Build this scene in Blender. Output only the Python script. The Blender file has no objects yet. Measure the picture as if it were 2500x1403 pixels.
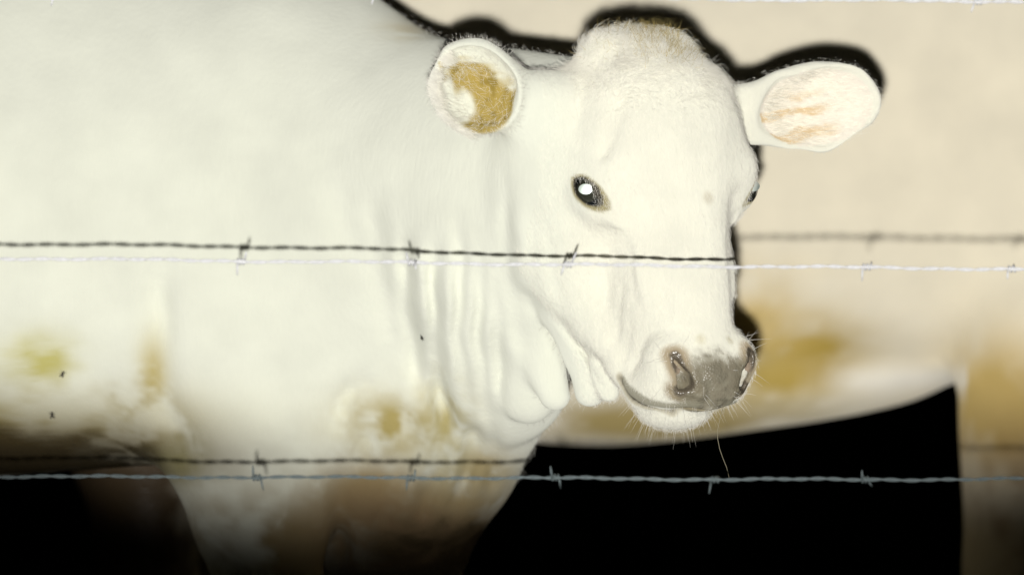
import bpy, math, random
import numpy as np
from mathutils import Vector, Matrix

rng = np.random.default_rng(7)
random.seed(7)
sc = bpy.context.scene
COL = sc.collection

# ------------------------------------------------------------------ camera
HC = 0.70                      # lens height above the pasture
DIST = 8.0                     # lens to the calf's eyes
FP = 19444.0                   # focal length in photo pixels (280 mm on 36 mm)
cam_d = bpy.data.cameras.new('camera')
cam_d.lens = FP / 2500 * 36
cam_d.sensor_width = 36
cam_d.clip_start = 0.1
cam_d.clip_end = 2000
cam = bpy.data.objects.new('camera', cam_d)
COL.objects.link(cam)
cam.location = (0, -DIST, HC)
cam.rotation_euler = (math.radians(90), 0, 0)
cam_d.dof.use_dof = True
cam_d.dof.focus_distance = DIST - 0.015
cam_d.dof.aperture_fstop = 4.5
sc.camera = cam

# ------------------------------------------------------------------ world: night
w = bpy.data.worlds.new('World')
sc.world = w
w.use_nodes = True
nt = w.node_tree
bg = nt.nodes['Background']
sky = nt.nodes.new('ShaderNodeTexSky')
sky.sky_type = 'NISHITA'
sky.sun_disc = False
sky.sun_elevation = math.radians(-4)
sky.sun_rotation = math.radians(200)
nt.links.new(sky.outputs[0], bg.inputs[0])
bg.inputs[1].default_value = 0.05

# ------------------------------------------------------------------ the camera's flash, below and left of the lens
fl = bpy.data.lights.new('camera_flash', 'SPOT')
fl.energy = 2880
fl.color = (1.0, 0.985, 0.95)
fl.shadow_soft_size = 0.032
HALF = 20.0
fl.spot_size = math.radians(2 * HALF)
fl.spot_blend = 0.12
flash = bpy.data.objects.new('camera_flash', fl)
COL.objects.link(flash)
FLASH = Vector((-0.045, -DIST, HC - 0.185))
flash.location = FLASH
aim = Vector((0.01, math.cos(math.radians(HALF - 0.80)), math.sin(math.radians(HALF - 0.80))))
flash.rotation_euler = aim.to_track_quat('-Z', 'Y').to_euler()

# ------------------------------------------------------------------ render settings
sc.view_settings.view_transform = 'Standard'
sc.view_settings.look = 'None'
sc.view_settings.exposure = 0
sc.view_settings.gamma = 1
sc.render.engine = 'CYCLES'
sc.cycles.use_denoising = True
sc.cycles.denoiser = 'OPENIMAGEDENOISE'
sc.cycles.denoising_input_passes = 'RGB_ALBEDO_NORMAL'
sc.cycles.denoising_prefilter = 'ACCURATE'
sc.cycles.max_bounces = 6


# ================================================================== helpers
def W(u, v, y=0.0):
    """photo pixel at a depth y (metres behind the calf's eyes) -> point of the place"""
    d = DIST + y
    return np.array([(u - 1250) / FP * d, y, HC + (701.5 - v) / FP * d])


def tag(o, label=None, cat=None, group=None, kind=None):
    if label: o['label'] = label
    if cat: o['category'] = cat
    if group: o['group'] = group
    if kind: o['kind'] = kind
    return o


def empty(name, loc):
    o = bpy.data.objects.new(name, None)
    COL.objects.link(o)
    o.location = loc
    return o


def mesh_obj(name, verts, faces, mat, parent=None, smooth=True):
    me = bpy.data.meshes.new(name)
    me.from_pydata([tuple(map(float, p)) for p in verts], [], [tuple(map(int, f)) for f in faces])
    if smooth:
        me.polygons.foreach_set('use_smooth', [True] * len(me.polygons))
    me.materials.append(mat)
    o = bpy.data.objects.new(name, me)
    COL.objects.link(o)
    if parent is not None:
        o.parent = parent
        o.matrix_parent_inverse = Matrix.Translation(-parent.location)
    return o


def fast_mesh(name, V, Q, mat, colors=None):
    me = bpy.data.meshes.new(name)
    n, m = len(V), len(Q)
    me.vertices.add(n)
    me.vertices.foreach_set('co', V.astype(np.float32).ravel())
    me.loops.add(m * 4)
    me.loops.foreach_set('vertex_index', Q.astype(np.int32).ravel())
    me.polygons.add(m)
    me.polygons.foreach_set('loop_start', np.arange(0, m * 4, 4, dtype=np.int32))
    me.polygons.foreach_set('use_smooth', np.ones(m, bool))
    me.update(calc_edges=True)
    me.validate()
    if colors is not None:
        a = me.color_attributes.new('coat', 'FLOAT_COLOR', 'POINT')
        a.data.foreach_set('color', np.c_[colors, np.ones(n)].astype(np.float32).ravel())
    me.materials.append(mat)
    return me


# ------------------------------------------------------------------ distance fields on a rectilinear grid
def axis(*segs):
    out = [segs[0][0]]
    for a, b, h in segs:
        n = max(1, int(round((b - a) / h)))
        out += list(np.linspace(a, b, n + 1)[1:])
    return np.array(out, np.float32)


class Field:
    def __init__(self, xs, ys, zs):
        self.ax = (xs, ys, zs)
        self.F = np.full((len(xs), len(ys), len(zs)), 0.3, np.float32)

    def region(self, lo, hi):
        sl = []
        for a, l, h in zip(self.ax, lo, hi):
            i0 = max(0, np.searchsorted(a, l) - 1)
            i1 = min(len(a), np.searchsorted(a, h) + 1)
            if i1 - i0 < 1: return None
            sl.append(slice(i0, i1))
        return tuple(sl)

    def pts(self, sl):
        x, y, z = (self.ax[i][sl[i]] for i in range(3))
        return x[:, None, None], y[None, :, None], z[None, None, :]

    def add(self, d, k, sl):
        A = self.F[sl]
        h = np.maximum(k - np.abs(A - d), 0) / k
        self.F[sl] = np.minimum(A, d) - h * h * (k / 4)

    def sub(self, d, k, sl):
        A = self.F[sl]
        h = np.maximum(k - np.abs(A + d), 0) / k
        self.F[sl] = np.maximum(A, -d) + h * h * (k / 4)

    def box(self, c, r, m):
        c = np.asarray(c)
        return self.region(c - r - m, c + r + m)

    def ell(self, c, r, k, R=None, sub=False):
        r = np.asarray(r, float)
        sl = self.box(c, np.full(3, r.max()), k + 0.025)
        if sl is None: return
        d = ell_d(self.pts(sl), c, r, R)
        (self.sub if sub else self.add)(d, k, sl)

    def cone(self, a, ra, b, rb, k, sub=False):
        a, b = np.asarray(a), np.asarray(b)
        m = max(ra, rb) + k + 0.025
        sl = self.region(np.minimum(a, b) - m, np.maximum(a, b) + m)
        if sl is None: return
        d = cone_d(self.pts(sl), a, ra, b, rb)
        (self.sub if sub else self.add)(d, k, sl)

    def groove(self, P, depth, wid):
        """a crease (depth > 0) or ridge (depth < 0) along a polyline in space"""
        P = [np.asarray(p) for p in P]
        m = wid * 2.6
        sl = self.region(np.min(P, 0) - m, np.max(P, 0) + m)
        if sl is None: return
        g = self.pts(sl)
        d = None
        for a, b in zip(P[:-1], P[1:]):
            e = cone_d(g, a, 0, b, 0)
            d = e if d is None else np.minimum(d, e)
        self.F[sl] += (depth * np.exp(-(d / wid) ** 2)).astype(np.float32)

    def nets(self):
        F = self.F
        S = F < 0
        nx, ny, nz = F.shape
        c = np.zeros((nx - 1, ny - 1, nz - 1), np.uint8)
        offs = [(i, j, k) for i in (0, 1) for j in (0, 1) for k in (0, 1)]
        for i, j, k in offs:
            c += S[i:nx - 1 + i, j:ny - 1 + j, k:nz - 1 + k]
        act = (c > 0) & (c < 8)
        ci = np.argwhere(act)
        idx = np.full(act.shape, -1, np.int32)
        idx[act] = np.arange(len(ci))
        vals = np.stack([F[ci[:, 0] + i, ci[:, 1] + j, ci[:, 2] + k] for i, j, k in offs], 1)
        acc = np.zeros((len(ci), 3)); cnt = np.zeros(len(ci))
        o = np.array(offs, float)
        for p in range(8):
            for q in range(p + 1, 8):
                if np.abs(o[p] - o[q]).sum() != 1: continue
                a, b = vals[:, p], vals[:, q]
                cr = (a < 0) != (b < 0)
                t = np.where(cr, a / np.where(cr, a - b, 1), 0)
                acc += np.where(cr[:, None], o[p] + t[:, None] * (o[q] - o[p]), 0)
                cnt += cr
        f = acc / cnt[:, None]
        V = np.empty_like(f)
        for d in range(3):
            a = self.ax[d]
            V[:, d] = a[ci[:, d]] + f[:, d] * (a[ci[:, d] + 1] - a[ci[:, d]])
        Q = []
        for d in range(3):
            e = [slice(None)] * 3; e2 = [slice(None)] * 3
            e[d] = slice(0, -1); e2[d] = slice(1, None)
            A, B = S[tuple(e)], S[tuple(e2)]
            ch = np.argwhere(A != B)
            u, v = (d + 1) % 3, (d + 2) % 3
            ok = (ch[:, u] > 0) & (ch[:, v] > 0) & (ch[:, u] < F.shape[u] - 1) & (ch[:, v] < F.shape[v] - 1)
            ch = ch[ok]
            ins = A[tuple(ch.T)]
            def cell(du, dv):
                g = ch.copy(); g[:, u] -= du; g[:, v] -= dv
                return idx[tuple(g.T)]
            q = np.stack([cell(1, 1), cell(0, 1), cell(0, 0), cell(1, 0)], 1)
            q[~ins] = q[~ins][:, ::-1]
            Q.append(q)
        Q = np.concatenate(Q)
        return V, Q[(Q >= 0).all(1)]


def rot_pts(g, c, R):
    x, y, z = g
    x, y, z = x - c[0], y - c[1], z - c[2]
    if R is None: return x, y, z
    return tuple(x * np.float32(R[0, i]) + y * np.float32(R[1, i]) + z * np.float32(R[2, i]) for i in range(3))


def ell_d(g, c, r, R=None):
    x, y, z = rot_pts(g, np.asarray(c, np.float32), R)
    k0 = np.sqrt((x / r[0]) ** 2 + (y / r[1]) ** 2 + (z / r[2]) ** 2)
    k1 = np.sqrt((x / r[0] ** 2) ** 2 + (y / r[1] ** 2) ** 2 + (z / r[2] ** 2) ** 2)
    return (k0 * (k0 - 1) / np.maximum(k1, 1e-6)).astype(np.float32)


def cone_d(g, a, ra, b, rb):
    x, y, z = g
    a, b = np.asarray(a, np.float32), np.asarray(b, np.float32)
    ba = b - a
    L = float((ba ** 2).sum()) + 1e-12
    x, y, z = x - a[0], y - a[1], z - a[2]
    t = np.clip((x * ba[0] + y * ba[1] + z * ba[2]) / L, 0, 1).astype(np.float32)
    return np.sqrt((x - t * ba[0]) ** 2 + (y - t * ba[1]) ** 2 + (z - t * ba[2]) ** 2) - (ra + (rb - ra) * t)


def smin(a, b, k):
    h = np.maximum(k - np.abs(a - b), 0) / k
    return np.minimum(a, b) - h * h * (k / 4)


def smax(a, b, k):
    return -smin(-a, -b, k)


def poly_dist(P, pts):
    """distance of points P (n,3) to a polyline"""
    d = np.full(len(P), 1e9)
    for a, b in zip(pts[:-1], pts[1:]):
        a, b = np.asarray(a, float), np.asarray(b, float)
        ba = b - a
        t = np.clip(((P - a) @ ba) / (ba @ ba), 0, 1)
        d = np.minimum(d, np.linalg.norm(P - a - t[:, None] * ba, axis=1))
    return d


def vnoise(P, scale, seed=0):
    """smooth value noise at points, 0..1"""
    r = np.random.default_rng(seed)
    T = r.random((32, 32, 32))
    q = P * scale
    i = np.floor(q).astype(int); f = q - i
    f = f * f * (3 - 2 * f)
    out = 0
    for a in (0, 1):
        for b in (0, 1):
            for c in (0, 1):
                wgt = (f[:, 0] if a else 1 - f[:, 0]) * (f[:, 1] if b else 1 - f[:, 1]) * (f[:, 2] if c else 1 - f[:, 2])
                out = out + wgt * T[(i[:, 0] + a) % 32, (i[:, 1] + b) % 32, (i[:, 2] + c) % 32]
    return out


def sstep(a, b, x):
    t = np.clip((x - a) / (b - a), 0, 1)
    return t * t * (3 - 2 * t)


# ================================================================== materials
def new_mat(name):
    m = bpy.data.materials.new(name)
    m.use_nodes = True
    m.node_tree.nodes.clear()
    out = m.node_tree.nodes.new('ShaderNodeOutputMaterial')
    return m, m.node_tree.nodes, m.node_tree.links, out


def coat_mat(name, bump=0.25, scale=260):
    """short matt hair: rough diffuse, colour from the coat attribute, fine hair relief"""
    m, N, L, out = new_mat(name)
    at = N.new('ShaderNodeAttribute'); at.attribute_name = 'coat'
    tc = N.new('ShaderNodeTexCoord')
    mp = N.new('ShaderNodeMapping'); mp.inputs['Scale'].default_value = (1, 1, 0.28)
    n1 = N.new('ShaderNodeTexNoise'); n1.inputs['Scale'].default_value = scale
    n1.inputs['Detail'].default_value = 4
    n2 = N.new('ShaderNodeTexNoise'); n2.inputs['Scale'].default_value = 14
    n2.inputs['Detail'].default_value = 5
    L.new(tc.outputs['Object'], mp.inputs[0]); L.new(mp.outputs[0], n1.inputs['Vector'])
    L.new(tc.outputs['Object'], n2.inputs['Vector'])
    bp = N.new('ShaderNodeBump'); bp.inputs['Strength'].default_value = bump
    bp.inputs['Distance'].default_value = 0.0015
    L.new(n1.outputs[0], bp.inputs['Height'])
    rp = N.new('ShaderNodeMapRange'); rp.inputs[1].default_value = 0.3; rp.inputs[2].default_value = 0.75
    rp.inputs[3].default_value = 0.93; rp.inputs[4].default_value = 1.03
    L.new(n2.outputs[0], rp.inputs[0])
    mx = N.new('ShaderNodeMixRGB'); mx.blend_type = 'MULTIPLY'; mx.inputs[0].default_value = 1
    L.new(at.outputs['Color'], mx.inputs[1]); L.new(rp.outputs[0], mx.inputs[2])
    df = N.new('ShaderNodeBsdfDiffuse'); df.inputs['Roughness'].default_value = 0.55
    L.new(mx.outputs[0], df.inputs['Color']); L.new(bp.outputs[0], df.inputs['Normal'])
    # bare wet skin (nose pad) is glossy: the attribute's darkness tells it apart
    hsv = N.new('ShaderNodeSeparateColor'); hsv.mode = 'HSV'
    L.new(at.outputs['Color'], hsv.inputs[0])
    dk = N.new('ShaderNodeMapRange'); dk.inputs[1].default_value = 0.2; dk.inputs[2].default_value = 0.34
    dk.inputs[3].default_value = 1.0; dk.inputs[4].default_value = 0.0
    L.new(hsv.outputs[2], dk.inputs[0])
    vo = N.new('ShaderNodeTexVoronoi'); vo.inputs['Scale'].default_value = 400
    L.new(tc.outputs['Object'], vo.inputs['Vector'])
    b2 = N.new('ShaderNodeBump'); b2.inputs['Strength'].default_value = 0.6; b2.inputs['Distance'].default_value = 0.0012
    b2.invert = True
    L.new(vo.outputs[0], b2.inputs['Height'])
    pr = N.new('ShaderNodeBsdfPrincipled'); pr.inputs['Roughness'].default_value = 0.32
    pr.inputs['Specular IOR Level'].default_value = 0.8
    L.new(mx.outputs[0], pr.inputs['Base Color']); L.new(b2.outputs[0], pr.inputs['Normal'])
    ms = N.new('ShaderNodeMixShader')
    L.new(dk.outputs[0], ms.inputs[0]); L.new(df.outputs[0], ms.inputs[1]); L.new(pr.outputs[0], ms.inputs[2])
    L.new(ms.outputs[0], out.inputs[0])
    return m


def plain_mat(name, col, rough=0.6, metal=0.0, spec=0.5, noise=0.0, nscale=60):
    m, N, L, out = new_mat(name)
    p = N.new('ShaderNodeBsdfPrincipled')
    p.inputs['Roughness'].default_value = rough
    p.inputs['Metallic'].default_value = metal
    p.inputs['Specular IOR Level'].default_value = spec
    tc = N.new('ShaderNodeTexCoord')
    n = N.new('ShaderNodeTexNoise'); n.inputs['Scale'].default_value = nscale; n.inputs['Detail'].default_value = 5
    L.new(tc.outputs['Object'], n.inputs['Vector'])
    r = N.new('ShaderNodeMapRange'); r.inputs[3].default_value = 1 - noise; r.inputs[4].default_value = 1 + noise
    L.new(n.outputs[0], r.inputs[0])
    mx = N.new('ShaderNodeMixRGB'); mx.blend_type = 'MULTIPLY'; mx.inputs[0].default_value = 1
    mx.inputs[1].default_value = (*col, 1)
    L.new(r.outputs[0], mx.inputs[2]); L.new(mx.outputs[0], p.inputs['Base Color'])
    L.new(p.outputs[0], out.inputs[0])
    return m


def hair_mat(name, col, var=0.12):
    m, N, L, out = new_mat(name)
    hi = N.new('ShaderNodeHairInfo')
    r = N.new('ShaderNodeMapRange'); r.inputs[3].default_value = 1 - var; r.inputs[4].default_value = 1 + var * 0.4
    L.new(hi.outputs['Random'], r.inputs[0])
    mx = N.new('ShaderNodeMixRGB'); mx.blend_type = 'MULTIPLY'; mx.inputs[0].default_value = 1
    mx.inputs[1].default_value = (*col, 1)
    L.new(r.outputs[0], mx.inputs[2])
    df = N.new('ShaderNodeBsdfDiffuse'); df.inputs['Roughness'].default_value = 1
    tr = N.new('ShaderNodeBsdfTranslucent')
    L.new(mx.outputs[0], df.inputs[0]); L.new(mx.outputs[0], tr.inputs[0])
    ms = N.new('ShaderNodeMixShader'); ms.inputs[0].default_value = 0.25
    L.new(df.outputs[0], ms.inputs[1]); L.new(tr.outputs[0], ms.inputs[2])
    L.new(ms.outputs[0], out.inputs[0])
    return m


M_coat = coat_mat('calf_coat', 0.6, 200)
M_coat_far = coat_mat('cow_coat', 0.2, 200)
M_hair = hair_mat('white_hair', (0.86, 0.84, 0.77))
M_hair_ear = hair_mat('ear_hair', (0.96, 0.94, 0.86), 0.06)
M_hair_ochre = hair_mat('ochre_hair', (0.62, 0.5, 0.2), 0.3)
M_eye = plain_mat('eye', (0.012, 0.014, 0.016), 0.08, 0, 0.7)
M_iris = plain_mat('iris', (0.04, 0.042, 0.03), 0.06, 0, 0.7, 0.3, 900)
M_pupil = plain_mat('pupil_shine', (0.9, 1.0, 0.92), 0.52, 1.0)
M_wire = plain_mat('galvanised_wire', (0.80, 0.80, 0.815), 0.55, 0.1, 0.5, 0.25, 300)
M_wire_dim = plain_mat('dimmed_wire', (0.20, 0.245, 0.25), 0.55, 0.2, 0.5, 0.35, 300)  # same wire, dimness at the beam's lower edge put into its colour
M_fly = plain_mat('fly_body', (0.02, 0.018, 0.012), 0.35)
M_wing = plain_mat('fly_wing', (0.12, 0.11, 0.09), 0.3)
M_hoof = plain_mat('hoof', (0.06, 0.05, 0.04), 0.5, 0, 0.4, 0.3, 40)
M_thread = plain_mat('thread', (0.34, 0.30, 0.19), 0.4)
M_ground = plain_mat('pasture', (0.045, 0.05, 0.022), 0.95, 0, 0.1, 0.6, 3)

# ================================================================== the setting: pasture
gs = 600
mesh_obj('ground', [(-gs, -gs, 0), (gs, -gs, 0), (gs, gs, 0), (-gs, gs, 0)], [(0, 1, 2, 3)], M_ground)['kind'] = 'structure'

# ================================================================== the calf
YAW, ROLL = math.radians(29), math.radians(2.0)
HO = W(1635, 460, 0.0)
Fw = np.array([math.sin(YAW), -math.cos(YAW), 0.0])
Lt = np.array([math.cos(YAW), math.sin(YAW), 0.0])
Up = np.array([0.0, 0.0, 1.0])
cr, sr = math.cos(ROLL), math.sin(ROLL)
RR = np.array([[cr, 0, -sr], [0, 1, 0], [sr, 0, cr]])        # roll in the picture plane: top leans left
HM = RR @ np.stack([Lt, Fw, Up], 1)                          # columns: lateral, out of the face, up the head


def H(x, y, z):
    """head millimetres -> place"""
    return HO + HM @ (np.array([x, y, z]) / 1000)


def to_head(P):
    return ((P - HO) @ HM) * 1000


G = Field(axis((-1.32, -0.45, 0.016), (-0.45, -0.13, 0.006), (-0.13, 0.27, 0.0026), (0.27, 0.42, 0.004)),
          axis((-0.16, 0.13, 0.0028), (0.13, 0.32, 0.005), (0.32, 0.82, 0.012)),
          axis((-0.02, HC - 0.32, 0.012), (HC - 0.32, HC - 0.16, 0.004), (HC - 0.16, HC + 0.29, 0.0026), (HC + 0.29, 1.16, 0.010)))


def hell(x, y, z, rx, ry, rz, k, sym=True, sub=False, tilt=0.0):
    R = HM
    if tilt:
        c, s = math.cos(tilt), math.sin(tilt)
        R = HM @ np.array([[1, 0, 0], [0, c, -s], [0, s, c]])
    for s in ((-1, 1) if sym and x else (1,)):
        G.ell(H(s * x, y, z), (rx / 1000, ry / 1000, rz / 1000), k / 1000, R, sub)


def hcone(a, ra, b, rb, k, sym=True, sub=False):
    for s in ((-1, 1) if sym and (a[0] or b[0]) else (1,)):
        G.cone(H(s * a[0], a[1], a[2]), ra / 1000, H(s * b[0], b[1], b[2]), rb / 1000, k / 1000, sub)


def hgroove(P, depth, wid, sym=True):
    for s in ((-1, 1) if sym else (1,)):
        G.groove([H(s * abs(p[0]) if sym else p[0], p[1], p[2]) for p in P], depth / 1000, wid / 1000)


YB = 0.52
# --- trunk
G.cone((-0.30, YB, HC + 0.055), 0.238, (-0.86, YB, HC + 0.045), 0.270, 0.08)
G.cone((-0.23, YB - 0.01, HC + 0.245), 0.085, (-0.80, YB, HC + 0.27), 0.085, 0.12)
G.ell((-1.02, YB, HC + 0.09), (0.22, 0.23, 0.26), 0.1)
for s in (-1, 1):
    G.ell((-0.27, YB + s * 0.10, HC + 0.05), (0.17, 0.13, 0.24), 0.08)                       # shoulders
    G.cone((-0.31, YB + s * 0.14, HC - 0.05), 0.095, (-0.27 + (0 if s < 0 else 0.14), YB + s * 0.13, HC - 0.22), 0.064, 0.06)
    G.ell((-1.02, YB + s * 0.12, HC - 0.04), (0.17, 0.11, 0.24), 0.08)                       # thighs
    hx = -0.98 if s < 0 else -1.08
    G.cone((hx - 0.02, YB + s * 0.13, HC - 0.15), 0.10, (hx - 0.09, YB + s * 0.13, 0.36), 0.05, 0.05)
    G.cone((hx - 0.09, YB + s * 0.13, 0.36), 0.042, (hx - 0.06, YB + s * 0.13, 0.10), 0.03, 0.03)
    G.cone((hx - 0.06, YB + s * 0.13, 0.10), 0.034, (hx - 0.02, YB + s * 0.13, 0.05), 0.038, 0.02)
    fx = -0.25 if s < 0 else -0.125
    fr_ = 1.0 if s < 0 else 1.3
    ly = YB - 0.12 if s < 0 else YB + 0.02
    G.cone((fx, ly, HC - 0.18), 0.064 * fr_ + (0.012 if s > 0 else 0), (fx - 0.005, ly + 0.01, 0.34), 0.050 * fr_, 0.08)
    G.cone((fx - 0.005, ly + 0.01, 0.34), 0.046, (fx - 0.005, ly + 0.01, 0.11), 0.031, 0.03)
    G.cone((fx - 0.005, ly + 0.01, 0.11), 0.035, (fx + 0.02, ly + 0.01, 0.05), 0.04, 0.02)
# --- tail
G.cone((-1.22, YB, HC + 0.25), 0.032, (-1.27, YB, HC - 0.1), 0.022, 0.03)
G.cone((-1.27, YB, HC - 0.1), 0.022, (-1.26, YB, 0.35), 0.03, 0.03)
# --- chest, brisket, neck
G.ell(W(990, 790, 0.44), (0.13, 0.15, 0.19), 0.07)
G.ell(W(1090, 960, 0.41), (0.070, 0.10, 0.100), 0.05)
G.cone((-0.17, 0.46, HC + 0.085), 0.195, H(0, -115, 20), 0.112, 0.08)
G.cone(W(1225, 620, 0.17), 0.085, W(1205, 985, 0.36), 0.056, 0.05)
# --- skull
hell(0, -25, 55, 90, 86, 84, 30)
hell(0, -62, 108, 60, 54, 52, 26)
hell(30, -62, 136, 24, 34, 24, 14)
hell(0, -30, 25, 89, 74, 60, 30)
hell(70, -14, 0, 22, 34, 34, 30)
hell(60, 14, 20, 22, 26, 18, 26)
hcone((0, 0, 20), 61, (0, 40, -168), 37, 24)
hell(0, -70, -10, 78, 80, 90, 30)
hell(56, -95, -40, 34, 58, 78, 30)                       # cheeks
hcone((58, -120, -70), 34, (26, -10, -204), 21, 26)      # jaw
hell(30, -8, -110, 25, 42, 68, 20)                       # cheek before the nose
G.ell(H(-88, -92, 30), (0.040, 0.055, 0.075), 0.035, HM)
G.ell(H(-84, -110, -20), (0.036, 0.055, 0.08), 0.035, HM)
G.ell(H(-96, -84, 84), (0.034, 0.040, 0.036), 0.030, HM)
# --- muzzle
hell(0, 38, -184, 51, 46, 40, 16)
hell(36, 48, -174, 21, 30, 27, 14)                       # nostril wings
hell(0, 62, -194, 34, 22, 28, 12)                        # nose pad
hell(36, 18, -200, 20, 38, 21, 14)                       # upper lip sides
hell(0, -6, -217, 38, 44, 25, 6)                          # chin and lower lip
# (mouth, nostrils and creases are cut below, on the finished surface)
# facial relief
hgroove([(58, 42, -16), (50, 52, -52)], 8, 13)
hgroove([(70, 22, 84), (80, 14, 36)], 6, 12)
hgroove([(84, 8, -26), (80, 0, -40), (72, -20, -60)], 5, 10)
hgroove([(40, 52, -60), (42, 50, -120)], 4, 10)
hgroove([(76, 4, -28), (62, 24, -62), (50, 30, -105)], -5, 9)
hgroove([(84, -60, 30), (80, -76, -20)], 3, 10)
hgroove([(50, -10, -100), (52, -30, -150)], 3, 9)
hgroove([(0, 62, 60), (0, 66, 0)], 2, 14, False)
# --- eyelids and eye openings
EY = {}
for s in (-1, 1):
    e = np.array([-0.705, 0.709, 0.0]) if s < 0 else np.array([0.62, 0.785, 0.0])
    S = np.array([-92.0, -3.0, -1.0]) if s < 0 else np.array([93.0, 5.0, -1.0])
    E = S - 21 * e
    t1 = np.array([-s * e[1], abs(e[0]), 0.0]); dn = np.array([0, 0, -1.0])
    p = 0.78 * t1 + 0.625 * dn; p /= np.linalg.norm(p)
    q = np.cross(e, p)
    EY[s] = (E, e, p, q)
    c = H(*E)
    G.ell(c, np.full(3, 0.0240), 0.012)
    sl = G.box(c, 0.026, 0.012)
    g = G.pts(sl)
    Rm = HM @ np.stack([p, q, e], 1)
    lp, lq, le = (a * 1000 for a in rot_pts(g, c.astype(np.float32), Rm))
    alm = np.sqrt(lp ** 2 + (np.abs(lq) + 12.6) ** 2) - 23.6
    sph = np.sqrt(lp ** 2 + lq ** 2 + le ** 2) - 24
    cut = np.maximum(np.maximum(alm, sph - 4), 0 - le) / 1000
    G.sub(cut.astype(np.float32), 0.003, sl)
# --- ears: hollow bowls open to the camera
def ear(outer, inner, plane, k):
    lo = np.min([np.asarray(o[1]) - 0.09 for o in outer], 0); hi = np.max([np.asarray(o[1]) + 0.09 for o in outer], 0)
    sl = G.region(lo, hi)
    g = G.pts(sl)
    d = None
    for o in outer:
        e = ell_d(g, o[1], o[2], o[3]) if o[0] == 'e' else cone_d(g, o[1], o[2], o[3], o[4])
        d = e if d is None else smin(d, e, 0.022)
    for o in inner:
        d = smax(d, -ell_d(g, o[1], o[2], o[3]), 0.008)
    if plane is not None:
        c, n = plane
        pl = (g[0] - c[0]) * n[0] + (g[1] - c[1]) * n[1] + (g[2] - c[2]) * n[2]
        d = smax(d, pl.astype(np.float32), 0.006)
    G.add(d.astype(np.float32), k, sl)


def frame(fwd, upish):
    c = np.array(fwd, float); c /= np.linalg.norm(c)
    b = np.array(upish, float); b -= c * (b @ c); b /= np.linalg.norm(b)
    return np.stack([np.cross(b, c), b, c], 1)        # columns: across, long, outwards


# right ear (left in the picture)
R1 = frame((-0.36, -0.92, -0.14), (-0.42, 0, 0.9))
C1 = W(1162, 220, -0.030)
n1 = R1[:, 2]
ear([('e', C1, (0.0450, 0.0495, 0.042), R1), ('c', C1 - n1 * 0.018, 0.034, H(-84, -66, 74), 0.030)],
    [('e', C1 + n1 * 0.018 + np.array([0.005, 0, 0.001]), (0.0385, 0.0445, 0.049), R1)], (C1 + n1 * 0.018, n1), 0.022)
# left ear (right in the picture)
R2 = frame((0.10, -0.98, -0.16), (0.985, 0, 0.16))
C2 = W(1992, 262, 0.105)
n2 = R2[:, 2]
ear([('e', C2, (0.0455, 0.0660, 0.030), R2), ('c', C2 - n2 * 0.006 - np.array([0.030, 0, 0]), 0.030, H(80, -62, 68), 0.032)],
    [('e', C2 + n2 * 0.013 + np.array([-0.002, 0, 0]), (0.0415, 0.0620, 0.032), R2)], (C2 + n2 * 0.012, n2), 0.02)

# --- mouth and nostrils, traced where they lie on the muzzle
V0, _q = G.nets()
d0 = DIST + V0[:, 1]
U0 = V0[:, 0] / d0 * FP + 1250; W0 = 701.5 - (V0[:, 2] - HC) / d0 * FP


def surf(u, v):
    m = np.where((np.abs(U0 - u) < 7) & (np.abs(W0 - v) < 7))[0]
    if not len(m):
        m = np.argsort((U0 - u) ** 2 + (W0 - v) ** 2)[:6]
    k = m[np.argmin(V0[m, 1])]
    return to_head(V0[k])


mouth = [surf(*p_) for p_ in ((1506, 928), (1518, 955), (1545, 984), (1590, 1004), (1640, 1011), (1680, 1004))]
mouth.append(np.array([0, mouth[-1][1] + 4, mouth[-1][2] + 3]))
lips = [surf(*p_) for p_ in ((1514, 936), (1530, 955), (1558, 974), (1600, 990), (1650, 995), (1690, 990))]
nosp = ((1643, 864, 2.2), (1650, 886, 3.8), (1664, 905, 5.2), (1679, 924, 6.2), (1679, 945, 5.4), (1660, 957, 3.2))
nos = [(*surf(u, v), r) for u, v, r in nosp]
hgroove(mouth, 5.5, 3.4)
hgroove(lips, -1.6, 4.0)
hgroove([surf(1508, 900), surf(1512, 860), surf(1530, 800)], 3, 7)
for a, b in zip(nos[:-1], nos[1:]):
    for dx, dy in ((0, 2), (1, -4), (3, -11), (5, -18)):
        hcone((abs(a[0]) + dx, a[1] + dy, a[2]), a[3], (abs(b[0]) + dx, b[1] + dy, b[2]), b[3], 3, sub=True)
fold = [surf(1648, 898) - np.array([0, 6, 0]), surf(1668, 912) - np.array([0, 5, 0])]
hcone((abs(fold[0][0]), *fold[0][1:]), 2.6, (abs(fold[1][0]), *fold[1][1:]), 2.8, 3)
hgroove([surf(1630, 870), surf(1632, 920), surf(1650, 975)], -2.2, 5)
hgroove([surf(1668, 880), surf(1696, 905), surf(1704, 940)], -2.4, 4.5)
hgroove([surf(1650, 968), surf(1690, 965), surf(1712, 975)], -1.8, 5)
hgroove([surf(1732, 950), surf(1728, 1000)], 2.0, 3.0, False)
PADC = surf(1735, 930)
print('PAD', [surf(*p_).round() for p_ in ((1660, 870), (1740, 860), (1800, 880), (1720, 995), (1610, 900), (1735, 930))], 'NOS', nos[3], 'MOUTH', mouth[2], mouth[4])
ab = lambda P: [np.array([abs(p_[0]), p_[1], p_[2]]) for p_ in P]
mouth, lips, nos, fold = ab(mouth), ab(lips), ab(nos), ab(fold)
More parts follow.
